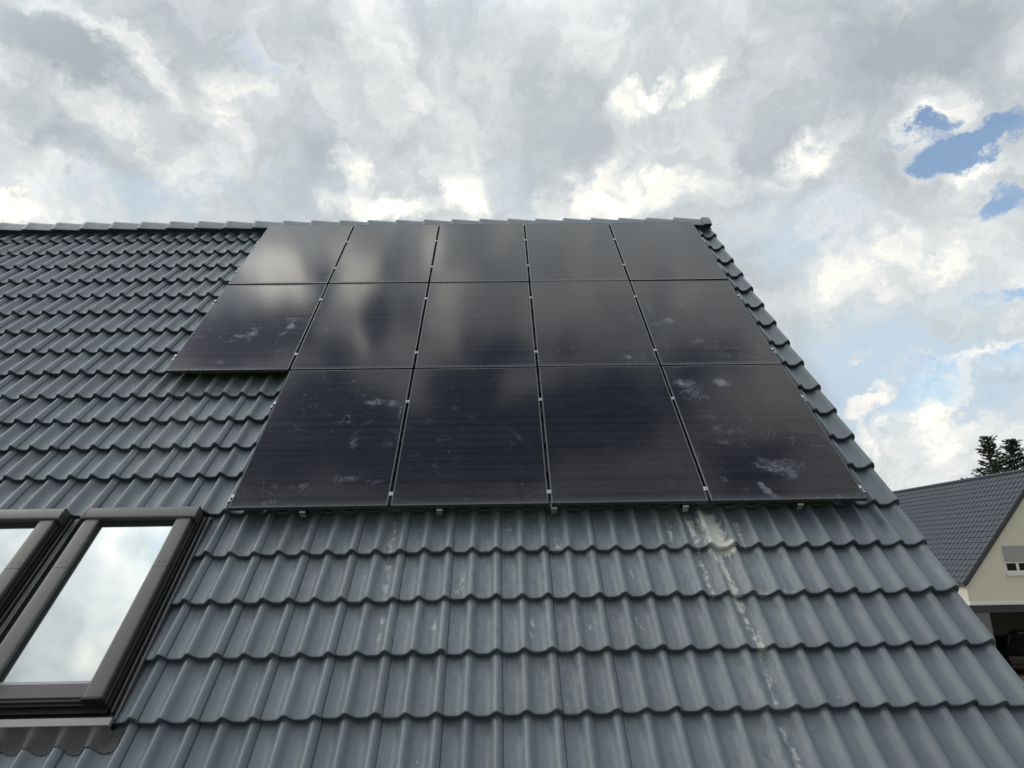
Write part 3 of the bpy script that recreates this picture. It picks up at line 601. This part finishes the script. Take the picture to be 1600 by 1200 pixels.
RAILS = [(0, .115, 1, 'lowest mounting rail, its steel hooks showing below the bottom panel edge'), (0, 1.225, 1, 'mounting rail behind the upper half of the bottom panel row'), (1, 1.995, 0, 'mounting rail behind the lower half of the middle panel row'), (1, 3.085, 0, 'mounting rail behind the upper half of the middle panel row'), (2, 3.885, 0, 'mounting rail behind the lower half of the top panel row'), (2, 4.645, 0, 'highest mounting rail, just below the ridge')]
for (r, v, c0, lab) in RAILS:
    ua = c0 * (PW_ + GP); ub = 5 * PW_ + 4 * GP
    t = thing('mounting_rail', lab, 'mounting rail', MROOF @ Matrix.Translation((ua, v, 0)), 'rails under the solar panels')
    rl = MB(); rl.prism([(-.018, -.066), (.018, -.066), (.018, -.0335), (.006, -.0335), (.006, -.045), (-.006, -.045), (-.006, -.0335), (-.018, -.0335)], 'x', -.045, ub - ua + .045)
    obj('rail', rl, M_STEEL, t)
    for k in range(c0 + 1, 5):
        obj('mid_clamp', MC, M_SILVER, t, BASE[t.name] @ Matrix.Translation((k * (PW_ + GP) - GP / 2 - ua, rng.normal(0, .006), 0)))
    obj('end_clamp', EC, M_SILVER, t, BASE[t.name] @ Matrix.Translation((ub - ua, 0, 0)))
    obj('end_clamp', EC, M_SILVER, t, BASE[t.name] @ Matrix.Rotation(PI, 4, 'Z'))
    if v < .2:
        for x in (475, 687, 866, 1072, 1253):
            hu = roofuv(x, 800, -.075)[0]; obj('roof_hook', HK, M_STEEL, t, MROOF @ Matrix.Translation((hu, .03, 0)))

# ------------------------------------------------------------------ neighbouring house
FY = CAMPOS.y + 33.0; CX, CZ = CAMPOS.x, CAMPOS.z
AX, AZ = CX + 27.52, CZ + 4.09; NP = math.atan2(5.49, 4.9); NL = 16.0
nb = thing('neighbour_house', 'cream rendered house with a steep dark tiled roof beyond the right verge', 'house', Matrix.Translation((AX, FY + NL / 2, 0)))
HW = 4.86
def n_z(x): return AZ - .22 - abs(x - AX) * math.tan(NP)
bz = CZ - 2.40
obj('gable_wall', MB().prism([(AX - HW, bz), (AX + HW, bz), (AX + HW, n_z(AX + HW)), (AX, n_z(AX)), (AX - HW, n_z(AX - HW))], 'y', FY, FY + .36), M_RENDER, nb, Matrix.Identity(4))
for s in (-1, 1):
    x0, x1 = sorted((AX + s * HW, AX + s * (HW - .3))); obj('side_wall', MB().box(x0, x1, FY + .362, FY + NL - .37, 0, n_z(AX + HW) - .02), M_RENDER, nb, Matrix.Identity(4))
obj('rear_wall', MB().prism([(AX - HW, 0), (AX + HW, 0), (AX + HW, n_z(AX + HW)), (AX, n_z(AX)), (AX - HW, n_z(AX - HW))], 'y', FY + NL - .36, FY + NL), M_RENDER, nb, Matrix.Identity(4))
obj('floor_slab', MB().box(AX - HW + .31, AX + HW - .31, FY + .37, FY + NL - .38, bz - .02, bz + .2), M_BACK, nb, Matrix.Identity(4))
obj('garage_wall', MB().box(AX - HW + .31, AX + HW - .31, FY + 7.0, FY + 7.2, 0, bz - .03), M_BACK, nb, Matrix.Identity(4))
obj('fascia_beam', MB().box(AX - HW - .02, AX + HW + .02, FY - .06, FY + .3, bz - .135, bz + .004, .01), M_WHITE, nb, Matrix.Identity(4))
obj('lintel', MB().box(AX - HW + .02, AX + HW - .02, FY + .02, FY + .4, bz - .48, bz - .137), M_ANTH, nb, Matrix.Identity(4))
for (xa, xb) in ((22.92, 23.58), (32.0, 32.3)):
    obj('pillar', MB().box(CX + xa, CX + xb, FY + .04, FY + .42, 0, bz - .482, .01), M_GREYP, nb, Matrix.Identity(4))
obj('downpipe', MB().tube([(CX + 23.72, FY + .3, 0), (CX + 23.72, FY + .3, bz - .48)], .06, 10), M_DARK, nb, Matrix.Identity(4))
# roof slopes
rl_, sl_ = NL + .3, 7.36 + .12
nn = [i * .368 for i in range(0, 21)]; nn = [v for v in nn if v < sl_ - .1]
ne = [.33 * (i + 1) for i in range(int(rl_ / .33))]
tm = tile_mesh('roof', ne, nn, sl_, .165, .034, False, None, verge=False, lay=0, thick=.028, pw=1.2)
nroof = None
for s in (-1, 1):                                  # local x runs along the ridge, local y up the slope
    yax = Vector((-s * math.cos(NP), 0, math.sin(NP))); zax = Vector((s * math.sin(NP), 0, math.cos(NP))); xax = yax.cross(zax)
    M = Matrix.Identity(4)
    for j, a in enumerate((xax, yax, zax)):
        for i in range(3): M[i][j] = a[i]
    e = Vector((AX, FY - .12 if xax.y > 0 else FY - .12 + rl_, AZ)) - yax * sl_
    M.translation = e
    rr = obj('roof', tm, M_NTILE, nb if nroof is None else nroof, M); nroof = nroof or rr
    sub = MB().box(0, rl_, 0, sl_, -.16, -.075); obj('roof_deck', sub, M_ANTH, nroof, M)
    vb = MB(); xe = (0, -.03) if xax.y > 0 else (rl_, rl_ + .03); vb.box(min(xe), max(xe), -.02, sl_ + .0, -.13, .045)
    obj('verge_board', vb, M_ANTH, nroof, M)
    if s < 0:
        gx = MB().tube([(-.1, -.07, -.06), (rl_, -.07, -.06)], .07, 10); obj('gutter', gx, M_ANTH, nroof, M)
rc = MB()
for i in range(int(rl_ / .38) + 1):
    y0 = FY - .13 + i * .38; a = [math.radians(-20 + 220 * k / 8) for k in range(9)]
    rc.loft([[(AX + .115 * math.cos(t) * q, y, AZ - .01 + .10 * math.sin(t) * q) for t in a] for y, q in ((y0, 1.06), (y0 + .40, .94))], close=False, caps=False)
obj('ridge_cap', rc, M_NTILE, nroof, Matrix.Identity(4))
# window with roller shutter
wx0, wx1 = CX + 24.80, CX + 26.02; wz0, wz1 = CZ - 1.02, CZ + .19
wn = obj('window', MB().box(wx0, wx1, FY - .006, FY + .05, wz0, wz0 + .07).box(wx0, wx0 + .06, FY - .005, FY + .05, wz0 + .071, wz1).box(wx1 - .06, wx1, FY - .005, FY + .05, wz0 + .071, wz1).box((wx0 + wx1) / 2 - .07, (wx0 + wx1) / 2 + .07, FY - .004, FY + .05, wz0 + .071, wz1), M_WHITE, nb, Matrix.Identity(4))
obj('sill', MB().box(wx0 - .04, wx1 + .04, FY - .09, FY - .008, wz0 - .17, wz0 - .002, .008), M_WHITE, wn, Matrix.Identity(4))
obj('glass_pane', MB().box(wx0 + .061, wx1 - .061, FY - .0015, FY + .03, wz0 + .072, wz1 - .01), M_WGLASS, wn, Matrix.Identity(4))
sh = MB(); zz = wz0 + .47
while zz < wz1:
    sh.box(wx0 + .005, wx1 - .005, FY - .03, FY - .01, zz, min(zz + .048, wz1)); sh.box(wx0 + .006, wx1 - .006, FY - .026, FY - .012, zz + .048, min(zz + .052, wz1 + .004)); zz += .052
obj('roller_shutter', sh, M_SHUT, wn, Matrix.Identity(4))
obj('shutter_rail', MB().box(wx0, wx1, FY - .034, FY - .012, wz0 + .425, wz0 + .468, .004), M_WHITE, wn, Matrix.Identity(4))

# ------------------------------------------------------------------ black car in the open garage, tailgate raised
CM = Matrix.Translation((CX + 25.95, FY + 1.3, .013)) @ Matrix.Rotation(math.radians(-6), 4, 'Z')   # origin: middle of the rear bumper, nose along +y
car = thing('car', 'black car with its tailgate raised under the neighbouring house', 'car', CM)
def sect(y, hw, zb, zw, zr, tw):
    return [(-hw * .92, y, zb), (-hw, y, zb + .18), (-hw, y, zw - .12), (-hw * .96, y, zw), (-tw, y, zr - .06), (-tw * .8, y, zr), (tw * .8, y, zr), (tw, y, zr - .06), (hw * .96, y, zw), (hw, y, zw - .12), (hw, y, zb + .18), (hw * .92, y, zb)]
bd = MB(); bd.loft([sect(*a) for a in ((0, .80, .36, .80, .84, .74), (.06, .88, .28, .92, .97, .80), (.30, .91, .24, .98, 1.04, .80), (.42, .92, .24, .99, 1.66, .64), (.9, .92, .22, 1.0, 1.72, .68), (2.0, .92, .22, 1.0, 1.72, .68), (2.55, .92, .22, 1.0, 1.66, .66), (3.25, .91, .22, 1.0, 1.08, .72), (4.1, .88, .24, .92, .96, .68), (4.42, .78, .30, .74, .78, .6), (4.5, .66, .36, .60, .64, .5))])
body = obj('body', bd, M_CAR, car)
obj('bumper', MB().box(-.86, .86, -.05, .06, .34, .56, .03), M_CAR, car)
obj('cargo_opening', MB().box(-.66, .66, .285, .31, .80, 1.02).add([(-.60, .318, 1.05), (.60, .318, 1.05), (.56, .41, 1.60), (-.56, .41, 1.60)], [(0, 1, 2, 3)]), M_DARK, car)
tg = MB(); rg = []
for (y, z, w_) in ((.44, 1.70, .60), (.25, 1.90, .62), (0, 2.06, .66), (-.35, 2.16, .70), (-.62, 2.14, .70), (-.68, 2.08, .64)):
    rg.append([(-w_, y, z - .03), (-w_ * .9, y, z + .035), (w_ * .9, y, z + .035), (w_, y, z - .03), (w_ * .9, y, z - .05), (-w_ * .9, y, z - .05)])
tg.loft(rg); gate = obj('tailgate', tg, M_CAR, car)
obj('rear_window', MB().add([(-.52, .22, 1.965), (.52, .22, 1.965), (.56, -.02, 2.098), (-.56, -.02, 2.098)], [(0, 1, 2, 3)]), M_WGLASS, gate)
for s in (-1, 1):
    obj('gas_strut', MB().tube([(s * .57, .38, 1.42), (s * .58, .05, 1.99)], .012, 6), M_STEEL, gate)
    x0, x1 = sorted((s * .66, s * .90)); obj('tail_light', MB().box(x0, x1, .01, .10, .76, .94, .02), M_RED, car)
    swn = MB().add([(s * .905, .60, 1.02), (s * .905, 2.62, 1.02), (s * .70, 2.45, 1.58), (s * .70, .75, 1.58)], [(0, 1, 2, 3)]); obj('side_window', swn, M_WGLASS, car)
    obj('roof_rail', MB().tube([(s * .62, .6, 1.73), (s * .62, .75, 1.77), (s * .62, 2.1, 1.77), (s * .62, 2.3, 1.73)], .016, 8), M_STEEL, car)
    x0, x1 = sorted((s * .93, s * 1.10)); obj('wing_mirror', MB().box(x0, x1, 2.45, 2.6, 1.02, 1.18, .03), M_CAR, car)
    for y in (.85, 3.55):
        tb = MB(); rr = []
        for k in range(25):
            a = 2 * PI * k / 24; rr.append([(s * (.82 + o), y + math.cos(a) * r_, .34 + math.sin(a) * r_) for o, r_ in ((-.1, .22), (-.1, .31), (-.08, .335), (.06, .335), (.09, .31), (.09, .23))])
        tb.loft(rr, close=False, caps=False)
        wh = obj('wheel', tb, M_TYRE, car)
        rb = MB()
        for k in range(5):
            a = 2 * PI * k / 5 + .3; ca, sa2 = math.cos(a), math.sin(a); q = [(-.03, .03), (.03, .03), (.022, .225), (-.022, .225)]
            rb.loft([[(s * (.885 + o), y + ca * p[1] - sa2 * p[0], .34 + sa2 * p[1] + ca * p[0]) for p in q] for o in (0, .018)], smooth=False)
        rb.tube([(s * .87, y, .34), (s * .908, y, .34)], .05, 12)
        rb.loft([[(s * .885, y + math.cos(2 * PI * k / 24) * r_, .34 + math.sin(2 * PI * k / 24) * r_) for r_ in (.215, .232)] for k in range(25)], close=False, caps=False)
        obj('rim', rb, M_SILVER, wh)

# ------------------------------------------------------------------ spruces behind the neighbouring house
def spruce(x, y, H, seed, lab, lean=0, rough=1.0):
    r = np.random.default_rng(seed)
    t = thing('spruce_tree', lab, 'tree', Matrix.Translation((x, y, 0)), 'spruces behind the neighbouring roof')
    pts = [(lean * (h / H) ** 2 + .05 * math.sin(h), .04 * math.cos(h * 1.3), h) for h in np.linspace(0, H * .985, 14)]
    obj('trunk', MB().tube(pts, [.26 * (1 - i / 14) + .012 for i in range(14)], 8), M_BARK, t)
    V, F, tn = [], [], []
    def spray(p0, d, L, tone, up):
        """one twig: thin leafy blades set left, right and below along an arching axis"""
        n = max(6, int(L / .062)); d = d.normalized(); side = d.cross(Vector((0, 0, 1))).normalized()
        for i in range(n):
            f = (i + r.random()) / n; p = p0 + d * (L * f) + Vector((0, 0, up * f * f * L))
            for sgn in (-1, 1):
                bl = (.16 + .16 * r.random()) * (1.05 - .6 * f); a = r.uniform(.5, 1.1)
                q = (d * math.cos(a) + side * sgn * math.sin(a) + Vector((0, 0, r.uniform(-.55, .25)))).normalized() * bl
                wv_ = q.cross(Vector((r.normal(), r.normal(), r.normal()))).normalized() * (.020 + .026 * r.random())
                o = len(V); V.extend([p - wv_, p + wv_, p + q * .7 + wv_ * .7, p + q, p + q * .7 - wv_ * .7]); F.append((o, o + 1, o + 2, o + 3, o + 4)); tn.extend([tone + r.normal(0, .12)] * 5)
    h = H * .12; bm = MB()
    while h < H * .995:
        fr = 1 - h / H; R = (.32 + 5.4 * fr ** .86) * (H / 17)
        nb_ = int(5 + 3 * r.random() + 3 * fr)
        for k in range(nb_):
            if r.random() < .14: continue
            a = 2 * PI * (k + r.random() * .9) / nb_; L = R * (r.uniform(.5, 1.22) if r.random() > .12 else 1.4 * rough); tilt = .62 - 1.0 * min(1, fr * 2.2) + r.normal(0, .14)
            d = Vector((math.cos(a), math.sin(a), tilt)).normalized(); c = Vector((lean * (h / H) ** 2 + .05 * math.sin(h), .04 * math.cos(h * 1.3), h)); tone = np.clip(.5 + r.normal(0, .22), 0, 1)
            up = .30 * (1 if fr > .1 else .2)
            bm.tube([c, c + d * L * .5 + Vector((0, 0, up * .25 * L * .5)), c + d * L + Vector((0, 0, up * L))], [.022, .014, .004], 4, False)
            m_ = max(3, int(L / .20))
            for j in range(m_):
                f = .12 + .88 * (j + r.random() * .6) / m_; p = c + d * L * f + Vector((0, 0, up * f * f * L)); sgn = -1 if j % 2 else 1
                sd2 = d.cross(Vector((0, 0, 1))).normalized(); tw = (d * .75 + sd2 * sgn * r.uniform(.4, .95) + Vector((0, 0, r.uniform(-.5, .12)))).normalized()
                spray(p, tw, (.22 + .42 * L * (1 - f) * .55 + .12 * r.random()), tone, .1)
            spray(c + d * L * .55 + Vector((0, 0, up * .3 * L)), d + Vector((0, 0, up)), L * .5, tone, .1)
        h += (.36 + .15 * r.random()) * (.55 + .6 * fr)
    top = Vector(pts[-1]); spray(top - Vector((0, 0, .7)), Vector((.05, 0, 1)), .95, .5, 0)
    o = len(V)
    me = bpy.data.meshes.new('crown'); me.from_pydata([tuple(v) for v in V] , [], F)
    a_ = me.attributes.new('tone', 'FLOAT', 'POINT'); a_.data.foreach_set('value', np.clip(np.array(tn, dtype=np.float32), 0, 1))
    obj('branch', bm, M_BARK, obj('crown', me, M_NEEDLE, t))
TY = CAMPOS.y + 60
spruce(CX + 45.7, TY, CZ + 10.4, 3, 'left one of two dark spruces, ragged tip showing above the far ridge', .1)
spruce(CX + 49.5, TY + 1.6, CZ + 10.3, 5, 'right one of two dark spruces behind the far ridge, cut by the picture edge', -.1)
